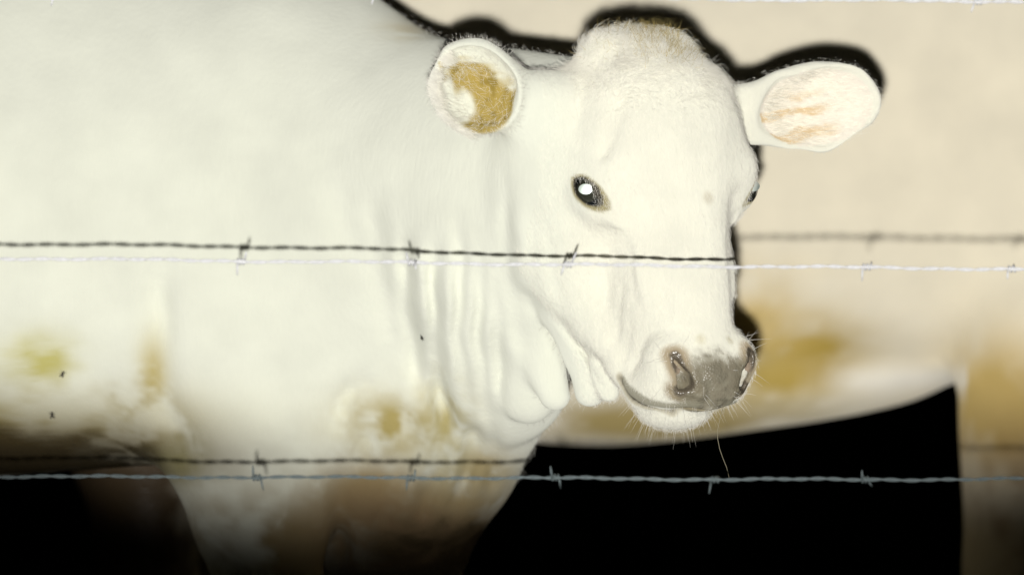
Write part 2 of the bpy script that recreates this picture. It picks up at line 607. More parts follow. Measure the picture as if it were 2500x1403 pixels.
# --- jowl and throat folds
for a, ra, b, rb, k in (((1296, 720, 0.150), 0.032, (1356, 962, 0.140), 0.0165, 0.022),
                        ((1245, 740, 0.190), 0.032, (1296, 975, 0.190), 0.0185, 0.026),
                        ((1385, 770, 0.085), 0.026, (1440, 950, 0.086), 0.0175, 0.030),
                        ((1440, 820, 0.050), 0.016, (1487, 955, 0.062), 0.0105, 0.014)):
    G.cone(W(*a), ra, W(*b), rb, k)
G.cone(W(1235, 700, 0.20), 0.065, W(1250, 945, 0.270), 0.042, 0.08)
G.ell(W(1000, 1090, 0.47), (0.095, 0.10, 0.090), 0.10)
# --- wrinkles of the turned neck, crease behind the elbow
def wall_groove(pts, y0, y1, depth, wid, taper=False):
    # resample with a slight wander so that no crease is a straight line
    pts = np.array(pts, float)
    L_ = np.r_[0, np.cumsum(np.hypot(*np.diff(pts, axis=0).T))]
    n = max(3, int(L_[-1] / 25))
    t = np.linspace(0, L_[-1], n)
    pu, pv = np.interp(t, L_, pts[:, 0]), np.interp(t, L_, pts[:, 1])
    ker = np.array([.25, .5, .25])
    for _ in range(3):
        pu[1:-1] = np.convolve(pu, ker, 'valid'); pv[1:-1] = np.convolve(pv, ker, 'valid')
    ph = pts[0, 0] * 0.37
    pu = pu + 4.5 * np.sin(t / 47 + ph) + 3 * np.sin(t / 21 + 2 * ph)
    w_ = np.ones(n)
    if taper:
        x_ = np.linspace(0, 1, n)
        w_ = np.clip(x_ / .3, 0, 1) * np.clip((1 - x_) / .3, 0, 1)
        w_ = w_ * w_ * (3 - 2 * w_) * (0.75 + 0.25 * np.sin(t / 60 + ph * 3))
    P = [W(u, v, (y0 + y1) / 2) for u, v in zip(pu, pv)]
    lo = np.min(P, 0) - wid * 3; hi = np.max(P, 0) + wid * 3
    lo[1], hi[1] = y0, y1
    sl = G.region(lo, hi)
    x, y, z = G.pts(sl)
    x, z = x[:, 0, 0][:, None], z[0, 0][None]
    best = np.zeros((x.shape[0], z.shape[1]))
    for k in range(n - 1):
        a, b = P[k][[0, 2]], P[k + 1][[0, 2]]
        ba = b - a
        tt = np.clip(((x - a[0]) * ba[0] + (z - a[1]) * ba[1]) / (ba @ ba), 0, 1)
        d2 = (x - a[0] - tt * ba[0]) ** 2 + (z - a[1] - tt * ba[1]) ** 2
        best = np.maximum(best, np.exp(-d2 / wid ** 2) * (w_[k] + (w_[k + 1] - w_[k]) * tt))
    yy = G.ax[1][sl[1]]
    ramp = sstep(y0, y0 + 0.05, yy)[None, :, None] if y0 > -0.1 else 1.0
    G.F[sl] += (depth * best[:, None, :] * ramp).astype(np.float32)


for pts, dep, wd in (([(900, 430), (930, 600), (950, 860)], 8, .012), ([(985, 520), (1000, 760), (1020, 1000)], 9, .010),
                     ([(1075, 540), (1055, 760), (1080, 960), (1115, 1110)], 11, .010), ([(1130, 470), (1120, 780), (1150, 1050)], 8, .008),
                     ([(1170, 560), (1172, 830), (1190, 1050)], 10, .008), ([(1214, 600), (1210, 850), (1240, 1020)], 9, .008),
                     ([(1055, 900), (1090, 1080), (1040, 1260)], 16, .013), ([(965, 960), (985, 1080), (950, 1220)], 12, .013),
                     ([(1150, 1000), (1170, 1090), (1120, 1220)], 10, .010), ([(900, 1020), (880, 1100), (870, 1200)], 9, .012),
                     ([(395, 560), (386, 900), (412, 1010), (480, 1160)], 16, .018), ([(815, 1060), (828, 970), (900, 920)], 9, .012),
                     ([(812, 1120), (822, 1250), (818, 1440)], 16, .014), ([(790, 340), (850, 520), (890, 680)], 9, .024),
                     ([(1030, 580), (1036, 700), (1050, 860)], -5, .008), ([(1100, 640), (1092, 800), (1118, 980)], -5, .007),
                     ([(1185, 960), (1205, 1100), (1185, 1240)], 9, .009), ([(1010, 1020), (1035, 1160), (1020, 1310)], 10, .011),
                     ([(925, 1080), (935, 1200), (925, 1330)], 9, .012), ([(1120, 1020), (1140, 1130), (1095, 1290)], 9, .009),
                     ([(250, 300), (230, 560), (260, 800)], 7, .030), ([(620, 260), (600, 460), (640, 640)], 5, .030)):
    wall_groove(pts, 0.05, 0.50, dep / 1000 * 1.7, wd, True)
wall_groove([(1250, 340), (1238, 560), (1246, 760), (1300, 950)], 0.0, 0.50, 0.008, 0.010, True)
wall_groove([(1265, 640), (1320, 770), (1375, 850), (1398, 900), (1402, 1000)], 0.0, 0.3, 0.006, 0.0085, True)
wall_groove([(1330, 740), (1400, 830), (1460, 885), (1505, 905)], -0.06, 0.3, 0.005, 0.0050, True)
wall_groove([(1400, 820), (1450, 890), (1490, 980)], -0.06, 0.3, 0.006, 0.0040, True)
wall_groove([(1318, 460), (1335, 640), (1385, 800)], -0.06, 0.3, 0.004, 0.009, True)
wall_groove([(1290, 440), (1296, 620), (1330, 760)], -0.06, 0.3, 0.004, 0.008, True)

V, Q = G.nets()
del G
for Cc, rad, am in ((C1, 0.075, 0.0050), (C2, 0.085, 0.0050)):
    far = sstep(rad, rad * 0.6, np.linalg.norm(V - Cc, axis=1)) * (np.abs(to_head(V)[:, 0]) > 88)
    V = V + np.stack([vnoise(V, 34, 21 + k_) - 0.5 for k_ in range(3)], 1) * (am * 2 * far)[:, None]
# --- coat colour: white with pigment, stains, dirt and the beam's low fade painted in
hp = to_head(V)
n_a = vnoise(V, 55, 1); n_b = vnoise(V, 14, 2); n_c = vnoise(V, 160, 3)
C = np.tile(np.array([0.83, 0.84, 0.735]), (len(V), 1))
inhead = (np.abs(hp[:, 0]) < 120) & (hp[:, 1] > -110) & (V[:, 1] < 0.16)
def paint(mask, col):
    global C
    C = C + mask[:, None] * (np.array(col) - C)
paint(sstep(-110, -20, hp[:, 1]) * sstep(-115, -75, hp[:, 0]) * (V[:, 1] < 0.25) * sstep(-0.02, 0.06, V[:, 0]) * 0.8, (0.86, 0.845, 0.735))        # creamier face
# poll staining
paint(0.4 * sstep(112, 140, hp[:, 2]) * inhead * sstep(0.42, 0.62, n_a * 0.6 + n_b * 0.4) * np.exp(-((hp[:, 0] - 5) / 45) ** 2), (0.60, 0.52, 0.27))
# nose pad
ax_ = np.abs(hp[:, 0])
hs = np.c_[ax_, hp[:, 1], hp[:, 2]]
n_d = vnoise(V, 380, 4)
nosd = poly_dist(hs, nos)
PC = np.array(PADC)
npd = np.sqrt((hp[:, 0] / 41) ** 2 + ((hp[:, 2] - PC[2] + 2) / 33) ** 2)
pad = sstep(1.20, 0.74, npd + 0.3 * (n_a - 0.5) + 0.2 * (n_d - .5)) * (hp[:, 1] > 40) * (hp[:, 2] > mouth[4][2] - 3)
pad = pad * sstep(PC[2] + 38, PC[2] + 14, hp[:, 2] + 14 * (n_c - .5) + 12 * (n_d - .5))
paint(sstep(19, 9, nosd + 7 * (n_a - .5)) * (hp[:, 1] > 30) * 0.85, (0.38, 0.29, 0.17))
paint(pad * 0.95, (0.245, 0.215, 0.15))
paint(pad * sstep(0.5, 0.75, n_d) * 0.5, (0.33, 0.31, 0.23))
paint(pad * sstep(0.5, 0.3, n_c) * 0.3, (0.13, 0.12, 0.085))
paint(sstep(8.0, 5.0, nosd + 3 * (n_a - .5)), (0.15, 0.125, 0.09))
paint(sstep(4.5, 2.5, poly_dist(hs, fold)) * 0.8, (0.45, 0.35, 0.26))
md = poly_dist(hs, mouth)
lip = poly_dist(hs, lips)
paint(sstep(7.5, 4.0, lip + 4 * (n_a - .5)) * 0.85, (0.30, 0.28, 0.205))
paint(sstep(8, 4, md + 3 * (n_a - .5)) * 0.6 * (lip > 5), (0.40, 0.34, 0.21))
paint(sstep(4.2, 2.0, md) * 0.9, (0.09, 0.078, 0.055))
# two small marks above the nose
for c0, rad, cc in (((22, 78, -152), 5.0, (0.42, 0.36, 0.18)), ((-16, 80, -150), 6, (0.58, 0.53, 0.33)), ((8, 60, -12), 6, (0.66, 0.62, 0.5))):
    paint(0.8 * sstep(rad * 1.6, rad * 0.6, np.linalg.norm(hp - np.array(c0), axis=1) + 3 * (n_a - .5)), cc)
# eyelid skin
for s, (E, e, p, q) in EY.items():
    r = hp - E
    lp, lq, le = r @ p, r @ q, r @ e
    alm = np.sqrt(lp ** 2 + (np.abs(lq) + 12.6) ** 2) - 23.6
    near = (np.linalg.norm(r, axis=1) < 40) & (le > -4)
    paint(near * sstep(5.0, 1.5, alm + 2 * (n_a - .5) - 0.25 * np.maximum(lp, 0) * 0.6) * 0.9, (0.36, 0.31, 0.15))
    paint(near * sstep(2.2, 0.2, alm + 1.5 * (n_c - .5)), (0.06, 0.05, 0.033))
# inner ears
for Cc, Rr, rr, deep in ((C1, R1, (0.0395, 0.0485, 0.046), 1), (C2, R2, (0.042, 0.062, 0.032), 0)):
    l = (V - Cc) @ Rr
    e2 = np.sqrt((l[:, 0] / rr[0]) ** 2 + (l[:, 1] / rr[1]) ** 2)
    if deep:
        i = (e2 < 1.0) & (np.abs(l[:, 2]) < 0.05) & (l[:, 2] < 0.018)
        au = l[:, 0] * Rr[0, 0] + l[:, 1] * Rr[0, 1]          # towards the head
        az = l[:, 0] * Rr[2, 0] + l[:, 1] * Rr[2, 1]          # up
        strk = vnoise(V * np.array([60, 60, 260.]), 1, 8) - .5
        g_ = -0.507 * au - 0.862 * az + 0.0137 + 0.016 * strk + 0.008 * (n_a - .5)  # upper right kept white: glare painted by leaving out the ochre
        m2 = 0.879 * au + 0.477 * az + 0.0185 + 0.012 * (vnoise(V, 75, 17) - .5)
        gold = sstep(1.0, 0.86, e2 + 0.15 * (n_a - .5)) * sstep(-0.008, 0.008, g_) * sstep(-0.003, 0.003, m2)
        paint(i * gold * 0.95, (0.45, 0.33, 0.07))
        paint(i * gold * sstep(0.52, 0.72, n_c * 0.6 + n_a * 0.4) * 0.7, (0.26, 0.19, 0.04))
    else:
        i = (e2 < 0.93) & (np.abs(l[:, 2]) < 0.03)
        paint(i * 0.45, (0.86, 0.76, 0.68))
        st = np.sin(l[:, 0] * 330 - l[:, 1] * 50 + 7 * n_b + 4 * n_a)
        paint(i * sstep(0.0, 0.5, st) * sstep(0.030, -0.010, l[:, 1] + 0.012 * (n_a - .5)) * sstep(0.024, -0.004, l[:, 0] * np.sign(Rr[2, 0])) * 0.75, (0.66, 0.47, 0.22))
# stains and dirt on trunk and legs, plus beam fade painted in low
def stain_and_fade(u, v, ru, rv, col, amt, ymax=0.6, even=0.15):
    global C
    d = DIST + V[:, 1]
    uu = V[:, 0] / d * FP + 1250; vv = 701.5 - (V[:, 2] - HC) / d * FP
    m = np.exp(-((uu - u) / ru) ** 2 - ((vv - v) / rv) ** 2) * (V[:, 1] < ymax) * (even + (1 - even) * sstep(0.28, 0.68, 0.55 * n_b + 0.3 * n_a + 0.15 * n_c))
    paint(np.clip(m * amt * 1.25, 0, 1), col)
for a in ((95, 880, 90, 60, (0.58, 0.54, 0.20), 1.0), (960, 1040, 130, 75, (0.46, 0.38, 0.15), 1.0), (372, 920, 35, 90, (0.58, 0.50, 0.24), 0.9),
          (330, 1050, 110, 90, (0.36, 0.29, 0.12), 1.0), (60, 1030, 380, 80, (0.46, 0.39, 0.17), 0.9, 0.6, 0.45), (20, 1085, 380, 62, (0.17, 0.125, 0.05), 1.1, 0.6, 0.6), (90, 1130, 420, 60, (0.12, 0.09, 0.045), 1.1, 0.6, 0.6),  # belly: brown dirt, with underside shade and beam fade painted in
          (1060, 1330, 240, 110, (0.17, 0.12, 0.06), 1.4, 0.8, 0.75), (1090, 1230, 160, 60, (0.40, 0.32, 0.17), 0.9, 0.7, 0.1), (1180, 1150, 80, 60, (0.45, 0.37, 0.2), 0.9), (900, 1190, 110, 50, (0.42, 0.33, 0.17), 0.9),  # brisket: dirt, with the beam's fade painted into the colour
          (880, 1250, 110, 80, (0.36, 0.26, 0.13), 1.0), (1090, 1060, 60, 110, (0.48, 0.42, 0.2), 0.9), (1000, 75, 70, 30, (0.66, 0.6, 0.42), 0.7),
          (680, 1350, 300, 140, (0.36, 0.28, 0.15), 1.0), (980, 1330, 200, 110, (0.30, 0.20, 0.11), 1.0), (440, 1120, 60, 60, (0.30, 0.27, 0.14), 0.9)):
    stain_and_fade(*a)
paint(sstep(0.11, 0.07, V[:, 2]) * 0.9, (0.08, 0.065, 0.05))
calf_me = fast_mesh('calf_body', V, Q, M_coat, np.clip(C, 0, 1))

calf = empty('calf', (-0.5, YB, 0))
tag(calf, 'white calf with ochre-lined ears, head turned to the camera, one eye shining', 'calf')
body = bpy.data.objects.new('body', calf_me)
COL.objects.link(body)
body.parent = calf
body.matrix_parent_inverse = Matrix.Translation(-calf.location)

# --- eyes
def uv_sphere(c, r, nu=40, nv=28, fr=None, squash=1.0, zmin=-1.0):
    fr = np.eye(3) if fr is None else fr
    v, f = [], []
    for j in range(nv + 1):
        t = math.pi * j / nv
        for i in range(nu):
            a = 2 * math.pi * i / nu
            v.append(c + fr @ (np.array([math.sin(t) * math.cos(a), math.sin(t) * math.sin(a), squash * math.cos(t)]) * r))
    for j in range(nv):
        for i in range(nu):
            f.append((j * nu + i, (j + 1) * nu + i, (j + 1) * nu + (i + 1) % nu, j * nu + (i + 1) % nu))
    return v, f


def cap(c, fr, r, ax, ay, lift, n=36, rings=8):
    """domed patch on a ball of radius r, ax x ay half sizes, lying lift above it"""
    v, f = [c + fr @ np.array([0, 0, r + lift])], []
    for j in range(1, rings + 1):
        t = j / rings
        for i in range(n):
            a = 2 * math.pi * i / n
            x, y = ax * t * math.cos(a), ay * t * math.sin(a)
            v.append(c + fr @ np.array([x, y, math.sqrt(max(r * r - x * x - y * y, 0)) + lift * (1 - t * t)]))
    for i in range(n): f.append((0, 1 + i, 1 + (i + 1) % n))
    for j in range(rings - 1):
        for i in range(n):
            f.append((1 + j * n + i, 1 + (j + 1) * n + i, 1 + (j + 1) * n + (i + 1) % n, 1 + j * n + (i + 1) % n))
    return v, f


for s in (-1, 1):
    E, e, p, q = EY[s]
    cw = H(*E) if s < 0 else H(*(E + 5.5 * e))
    gz = e + (np.array([-0.12, -0.02, 0.12]) if s < 0 else np.array([-0.42, 0.35, 0.03])); gz /= np.linalg.norm(gz)
    gw = HM @ gz
    fr = frame(gw, (0, 0, 1))
    v, f = uv_sphere(cw, 0.0210)
    eye = mesh_obj('eye', v, f, M_eye, calf)
    v, f = cap(cw, fr, 0.0210, 0.0125, 0.0125, 0.0020)
    mesh_obj('iris', v, f, M_iris, eye).matrix_parent_inverse = eye.matrix_world.inverted()
    pn = gw + np.array([0, -1.0, -0.02])
    pn = pn / np.linalg.norm(pn)
    v, f = cap(cw + gw * 0.0246 - pn * 0.0500, frame(pn, (0, 0, 1)), 0.0500, 0.0072, 0.0053, 0.0003)
    pu = mesh_obj('pupil', v, f, M_pupil, eye)
    tag(pu, 'pale green pupil shining back the flash')

# ================================================================== hair
nv_ = len(V)
me = calf_me
NRM = np.empty(nv_ * 3, np.float32)
me.vertices.foreach_get('normal', NRM)
NRM = NRM.reshape(-1, 3)


def hair(name, roots, dirs, lens, rad, mat, parent, droop=0.0, curl=0.0, npt=5, flow=None):
    n = len(roots)
    cu = bpy.data.hair_curves.new(name)
    cu.add_curves([npt] * n)
    t = np.linspace(0, 1, npt)[None, :, None]
    dirs = dirs / np.linalg.norm(dirs, axis=1, keepdims=True)
    end = dirs if flow is None else flow / np.maximum(np.linalg.norm(flow, axis=1, keepdims=True), 1e-6)
    P = roots[:, None] + lens[:, None, None] * (t * dirs[:, None] * (1 - 0.5 * t) + 0.5 * t * t * end[:, None])
    if droop: P = P + np.array([0, 0, -1.0]) * (droop * lens[:, None, None] * t * t)
    if curl:
        ph = rng.random((n, 1, 1)) * 6.28
        side = np.cross(dirs, rng.normal(size=(n, 3)))[:, None]
        P = P + side * curl * lens[:, None, None] * np.sin(ph + t * 4.5) * t
    cu.attributes['position'].data.foreach_set('vector', P.astype(np.float32).ravel())
    ra = cu.attributes.get('radius') or cu.attributes.new('radius', 'FLOAT', 'POINT')
    R_ = np.broadcast_to(rad * (1 - 0.8 * t[..., 0]), (n, npt))
    ra.data.foreach_set('value', np.ascontiguousarray(R_, np.float32).ravel())
    cu.materials.append(mat)
    o = bpy.data.objects.new(name, cu)
    COL.objects.link(o)
    o.parent = parent
    o['kind'] = 'stuff'
    return o


def pick(weight, n):
    pr = weight / weight.sum()
    i = rng.choice(len(weight), n, p=pr)
    return i


def jitter(i, s):
    return V[i] + rng.normal(size=(len(i), 3)) * s


front = (NRM[:, 1] < 0.35).astype(float)
c_area = np.ones(nv_)
# short face hair
bare = np.maximum.reduce([pad, sstep(13, 8, nosd), sstep(9, 5, md), sstep(8.5, 6, lip)])
lid = np.zeros(nv_)
for s, (E, e, p, q) in EY.items():
    lid = np.maximum(lid, sstep(30, 24, np.linalg.norm(hp - E, axis=1)))
face = inhead * front * (1 - bare) * (1 - lid) * (hp[:, 2] > -250)
down = HM @ np.array([0, 0.1, -1.0])
i = pick(face, 60000)
nr = NRM[i]
fl_ = down[None] + rng.normal(size=(len(i), 3)) * 0.35
fl_ = fl_ - nr * (fl_ * nr).sum(1, keepdims=True) * 0.95
hair('face_hair', jitter(i, 0.0012), nr * 0.28 + fl_ * 0.8, rng.uniform(0.003, 0.0060, len(i)), 0.00010, M_hair, body, flow=fl_ + nr * 0.1)
# forelock and curls of the forehead
wt = inhead * front * sstep(60, 135, hp[:, 2]) * sstep(95, 55, np.abs(hp[:, 0]))
i = pick(wt, 15000)
nr = NRM[i]
sw = np.stack([np.sin(V[i, 0] * 60 + vnoise(V[i], 40, 5) * 5), np.zeros(len(i)), -0.4 + np.cos(vnoise(V[i], 35, 6) * 7)], 1)
hair('forelock', jitter(i, 0.002), nr + 0.5 * sw + rng.normal(size=nr.shape) * 0.2, rng.uniform(0.006, 0.014, len(i)) * (0.5 + 0.6 * sstep(60, 150, hp[i, 2]) + 0.5 * (rng.random(len(i)) < .2)), 0.00013, M_hair_ear, body, curl=0.16, npt=7, flow=sw)
i = pick(wt * sstep(115, 150, hp[:, 2]) * np.exp(-((hp[:, 0] - 8) / 32) ** 2), 800)
nr = NRM[i]
hair('forelock', jitter(i, 0.002), nr + rng.normal(size=nr.shape) * 0.35, rng.uniform(0.007, 0.016, len(i)), 0.00013, M_hair_ochre, body, curl=0.2, npt=7)
# ears: fringe on the rim, tufts inside
for Cc, Rr, rr, cnt, inner, fl0 in ((C1, R1, (0.0450, 0.0495), 1900, 1100, 0.75), (C2, R2, (0.0455, 0.066), 900, 900, 0.35)):
    l = (V - Cc) @ Rr
    e2 = np.sqrt((l[:, 0] / rr[0]) ** 2 + (l[:, 1] / rr[1]) ** 2)
    rim = ((e2 > 0.86) & (e2 < 1.08) & (np.abs(l[:, 2]) < 0.03)).astype(float)
    i = pick(rim, cnt)
    out = Rr[:, 0][None] * (l[i, 0] / rr[0] ** 2)[:, None] + Rr[:, 1][None] * (l[i, 1] / rr[1] ** 2)[:, None]
    out /= np.linalg.norm(out, axis=1, keepdims=True)
    hair('ear_fringe', jitter(i, 0.0015), out + 0.5 * Rr[:, 2] + rng.normal(size=out.shape) * 0.35, fl0 * rng.uniform(0.003, 0.008, len(i)), 0.00011, M_hair, body, flow=out)
    if Cc is C1:
        for ua, va, ln in ((1058, 190, 1.0), (1068, 235, 1.2), (1088, 275, 1.3), (1122, 306, 1.2), (1090, 150, .8), (1060, 212, .7)):   # locks that spill in from the outer rim
            cc = W(ua, va, -0.05)
            near = np.linalg.norm((V - cc) * np.array([1, 0.4, 1]), axis=1)
            i = pick(np.exp(-(near / 0.0075) ** 2) * ((e2 > 0.82) & (e2 < 1.05) & (l[:, 2] > -0.005)), 420)
            d = np.array([0.75, -0.35, -0.30])[None] + rng.normal(size=(len(i), 3)) * 0.16 - (V[i] - cc) * 22
            hair('ear_tuft', jitter(i, 0.001), NRM[i] * 0.3 + d, ln * rng.uniform(0.009, 0.019, len(i)), 0.00020, M_hair_ear, body, curl=0.06, npt=6, flow=d)
        i = pick(((e2 < 0.9) & (np.abs(l[:, 2]) < 0.05)).astype(float) * (NRM @ n1 > 0.1), inner)
        d = np.array([0.6, -0.4, -0.3])[None] + rng.normal(size=(len(i), 3)) * 0.5
        hair('ear_tuft', jitter(i, 0.001), d, rng.uniform(0.008, 0.018, len(i)), 0.00011, M_hair, body, curl=0.12, npt=6)
    else:
        i = pick(((e2 < 0.85) & (np.abs(l[:, 2]) < 0.04)).astype(float) * (NRM @ n2 > 0.2), 1500)
        d = np.array([0.85, -0.2, 0.05])[None] + rng.normal(size=(len(i), 3)) * 0.18
        hair('ear_tuft', jitter(i, 0.001), d + 0.3 * n2, rng.uniform(0.008, 0.020, len(i)), 0.00013, M_hair_ear, body, curl=0.08, npt=6, flow=d)
# edge fuzz of the neck, throat, back
nk = ((V[:, 0] > -0.45) & (V[:, 2] > HC - 0.30) & (V[:, 1] < 0.55) & ~inhead).astype(float) * sstep(-0.30, 0.0, NRM[:, 1]) * ((V[:, 2] > HC + 0.17) | (V[:, 0] > 0.005))
i = pick(nk, 6000)
nr = NRM[i]
d = np.array([-0.2, 0, -0.7])[None] + rng.normal(size=(len(i), 3)) * 0.3
hair('neck_hair', jitter(i, 0.002), nr * 0.8 + d * 0.5, rng.uniform(0.004, 0.008, len(i)), 0.00012, M_hair, body, flow=d)
# lashes of the upper lids
for s, (E, e, p, q) in EY.items():
    r = hp - E
    lp, lq = r @ p, r @ q
    up = q if q[2] > 0 else -q
    alm = np.sqrt(lp ** 2 + (np.abs(lq) + 12.6) ** 2) - 23.6
    i = pick(((alm > -0.5) & (alm < 2.5) & (r @ up > 4) & (np.linalg.norm(r, axis=1) < 30)).astype(float) + 1e-12, 70)
    d = (HM @ (e * 1.0 + up * 0.25))[None] + NRM[i] * 0.3 + rng.normal(size=(len(i), 3)) * 0.15
    hair('eyelash', V[i], d, rng.uniform(0.006, 0.011, len(i)), 0.00016, M_hair, body, droop=0.15, npt=6)
# whiskers of chin and lips
ch = ((hp[:, 2] < -205) & (np.abs(hp[:, 0]) < 60) & (hp[:, 1] > -50) & (hp[:, 1] < 60)).astype(float) * inhead * (NRM[:, 2] < 0.1)
i = pick(ch, 140)
d = NRM[i] * 0.9 + np.array([0, -0.15, -0.8])[None] + rng.normal(size=(len(i), 3)) * 0.18 + (V[i] - H(0, 0, -190)) * 14
hair('whisker', V[i], d, rng.uniform(0.006, 0.024, len(i)), 0.00013, M_hair, body, droop=0.05, npt=6)
i = pick(((nosd < 22) & (nosd > 9)).astype(float) * inhead * (hp[:, 1] > 40), 40)
hair('whisker', V[i], NRM[i] + rng.normal(size=(len(i), 3)) * 0.4, rng.uniform(0.008, 0.02, len(i)), 0.00018, M_hair, body, droop=0.1, npt=6)
pw = W(1822, 830, 0.03)
hair('whisker', np.array([pw, pw + [0, 0, .004]]), np.array([[1, -0.1, 0.06], [1, 0, 0.3]]), np.array([0.026, 0.014]), 0.0002, M_hair, body)


def tube(pts, r, n=6):
    v, f = [], []
    P = [np.asarray(p, float) for p in pts]
    rr = r if hasattr(r, '__len__') else [r] * len(P)
    ref = np.array([0.3, 0.2, 0.93])
    for k, p in enumerate(P):
        t = P[min(k + 1, len(P) - 1)] - P[max(k - 1, 0)]
        t /= np.linalg.norm(t)
        a = np.cross(t, ref)
        if np.linalg.norm(a) < 0.1: a = np.cross(t, (1, 0, 0))
        a /= np.linalg.norm(a); b = np.cross(t, a)
        for j in range(n):
            w_ = 2 * math.pi * j / n
            v.append(p + rr[k] * (a * math.cos(w_) + b * math.sin(w_)))
    for k in range(len(P) - 1):
        for j in range(n):
            f.append((k * n + j, k * n + (j + 1) % n, (k + 1) * n + (j + 1) % n, (k + 1) * n + j))
    f.append(tuple(range(n))[::-1]); f.append(tuple((len(P) - 1) * n + j for j in range(n)))
    return v, f


# the thin thread that hangs from the lip
th = [(1768, 985), (1758, 1020), (1752, 1048), (1752, 1070), (1757, 1095), (1765, 1118), (1774, 1140), (1780, 1165)]
v, f = tube([W(a, b, -0.045) for a, b in th], 0.00030, 5)
mesh_obj('saliva_thread', v, f, M_thread, calf)
# hooves
for (x, y) in ((-1.00, YB - .13), (-1.10, YB + .13), (-0.23, YB - .11), (-0.105, YB + .03)):
    vv, ff = [], []
    for sgn in (-1, 1):
        b0 = len(vv)
        for z, k in ((0, 1.0), (0.03, 0.92), (0.062, 0.72)):
            for j in range(14):
                a = 2 * math.pi * j / 14
                vv.append((x + 0.012 + 0.048 * k * math.cos(a) * (1.15 if math.cos(a) > 0 else 0.8), y + sgn * 0.021 + 0.021 * k * math.sin(a), z + (0.012 * math.cos(a) if z > 0.05 else 0)))
        for r_ in range(2):
            for j in range(14):
                ff.append((b0 + r_ * 14 + j, b0 + r_ * 14 + (j + 1) % 14, b0 + r_ * 14 + 14 + (j + 1) % 14, b0 + r_ * 14 + 14 + j))
        ff.append(tuple(b0 + j for j in range(14))[::-1]); ff.append(tuple(b0 + 28 + j for j in range(14)))
    mesh_obj('hoof', vv, ff, M_hoof, calf)

# ================================================================== the second animal behind
YF = 1.33
G = Field(axis((-1.35, 1.0, 0.012)), axis((0.93, 1.72, 0.012)), axis((-0.03, HC - 0.32, 0.016), (HC - 0.32, 1.28, 0.012)))
G.cone((-0.45, YF, HC + 0.140), 0.318, (0.10, YF, HC + 0.150), 0.312, 0.08)
G.cone((0.10, YF, HC + 0.150), 0.310, (0.58, YF, HC + 0.185), 0.285, 0.08)
G.ell((0.70, YF, HC + 0.22), (0.24, 0.27, 0.26), 0.1)
G.cone((-0.3, YF, HC + 0.38), 0.10, (0.72, YF, HC + 0.40), 0.10, 0.1)
G.ell((0.22, YF, HC - 0.105), (0.26, 0.12, 0.052), 0.06)
G.cone((-0.5, YF, HC + 0.18), 0.24, (-0.95, YF, HC + 0.28), 0.13, 0.1)
G.cone((-0.97, YF, HC + 0.33), 0.115, (-1.22, YF, HC + 0.13), 0.06, 0.05)
G.ell((-1.22, YF, HC + 0.12), (0.065, 0.07, 0.06), 0.04)
for s in (-1, 1):
    G.ell((-0.97, YF + s * 0.16, HC + 0.38), (0.03, 0.09, 0.045), 0.02)
    G.ell((-0.42, YF + s * 0.15, HC + 0.05), (0.17, 0.15, 0.28), 0.08)
    G.cone((-0.42, YF + s * 0.19, HC - 0.15), 0.085, (-0.42, YF + s * 0.17, 0.36), 0.055, 0.06)
    G.cone((-0.42, YF + s * 0.17, 0.36), 0.052, (-0.42, YF + s * 0.17, 0.0), 0.045, 0.03)
    G.ell((0.745, YF + s * 0.155, HC + 0.08), (0.215, 0.15, 0.36), 0.035)
    lx = 0.675 if s < 0 else 0.80
    G.cone((lx, YF + s * 0.17, HC - 0.10), 0.165, (lx, YF + s * 0.17, HC - 0.36), 0.150, 0.05)
    G.cone((lx, YF + s * 0.17, HC - 0.36), 0.140, (0.80, YF + s * 0.16, 0.24), 0.06, 0.05)
    G.cone((0.80, YF + s * 0.16, 0.24), 0.055, (0.76, YF + s * 0.16, 0.0), 0.048, 0.03)
wall_groove([(2330, 250), (2310, 420), (2285, 560)], 0.9, 1.35, 0.010, 0.03)
wall_groove([(1950, 830), (2100, 900), (2300, 880)], 0.9, 1.35, 0.012, 0.04)
wall_groove([(1900, 960), (2100, 945), (2330, 905)], 0.9, 1.35, -0.010, 0.02)
V2, Q2 = G.nets()
del G
V, C = V2, np.tile(np.array([0.90, 0.84, 0.685]), (len(V2), 1))
n_a = vnoise(V, 30, 11); n_b = vnoise(V, 9, 12); n_c = vnoise(V, 70, 13)
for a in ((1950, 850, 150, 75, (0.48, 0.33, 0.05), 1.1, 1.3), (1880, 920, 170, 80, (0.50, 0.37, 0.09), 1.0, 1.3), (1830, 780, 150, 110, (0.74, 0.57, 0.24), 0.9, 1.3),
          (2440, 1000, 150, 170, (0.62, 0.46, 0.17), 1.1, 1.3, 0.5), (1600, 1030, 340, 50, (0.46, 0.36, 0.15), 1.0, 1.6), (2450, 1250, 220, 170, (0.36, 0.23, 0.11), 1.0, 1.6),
          (300, 1250, 420, 220, (0.16, 0.11, 0.06), 1.4, 1.6)):  # low foreleg: mud, with the beam's fade painted in
    stain_and_fade(*a)
paint(0.7 * np.exp(-((701.5 - (V[:, 2] - HC) / 9.05 * FP - (930 - 0.0)) / 35) ** 2) * sstep(1980, 2120, V[:, 0] / 9.05 * FP + 1250) * (V[:, 0] < .52), (0.93, 0.91, 0.84))
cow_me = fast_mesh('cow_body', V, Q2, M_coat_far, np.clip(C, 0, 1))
cow = bpy.data.objects.new('cow', cow_me)
COL.objects.link(cow)
tag(cow, 'cream cow standing side on behind the white calf, out of focus', 'cow')

# ================================================================== barbed wire
YW = -0.35


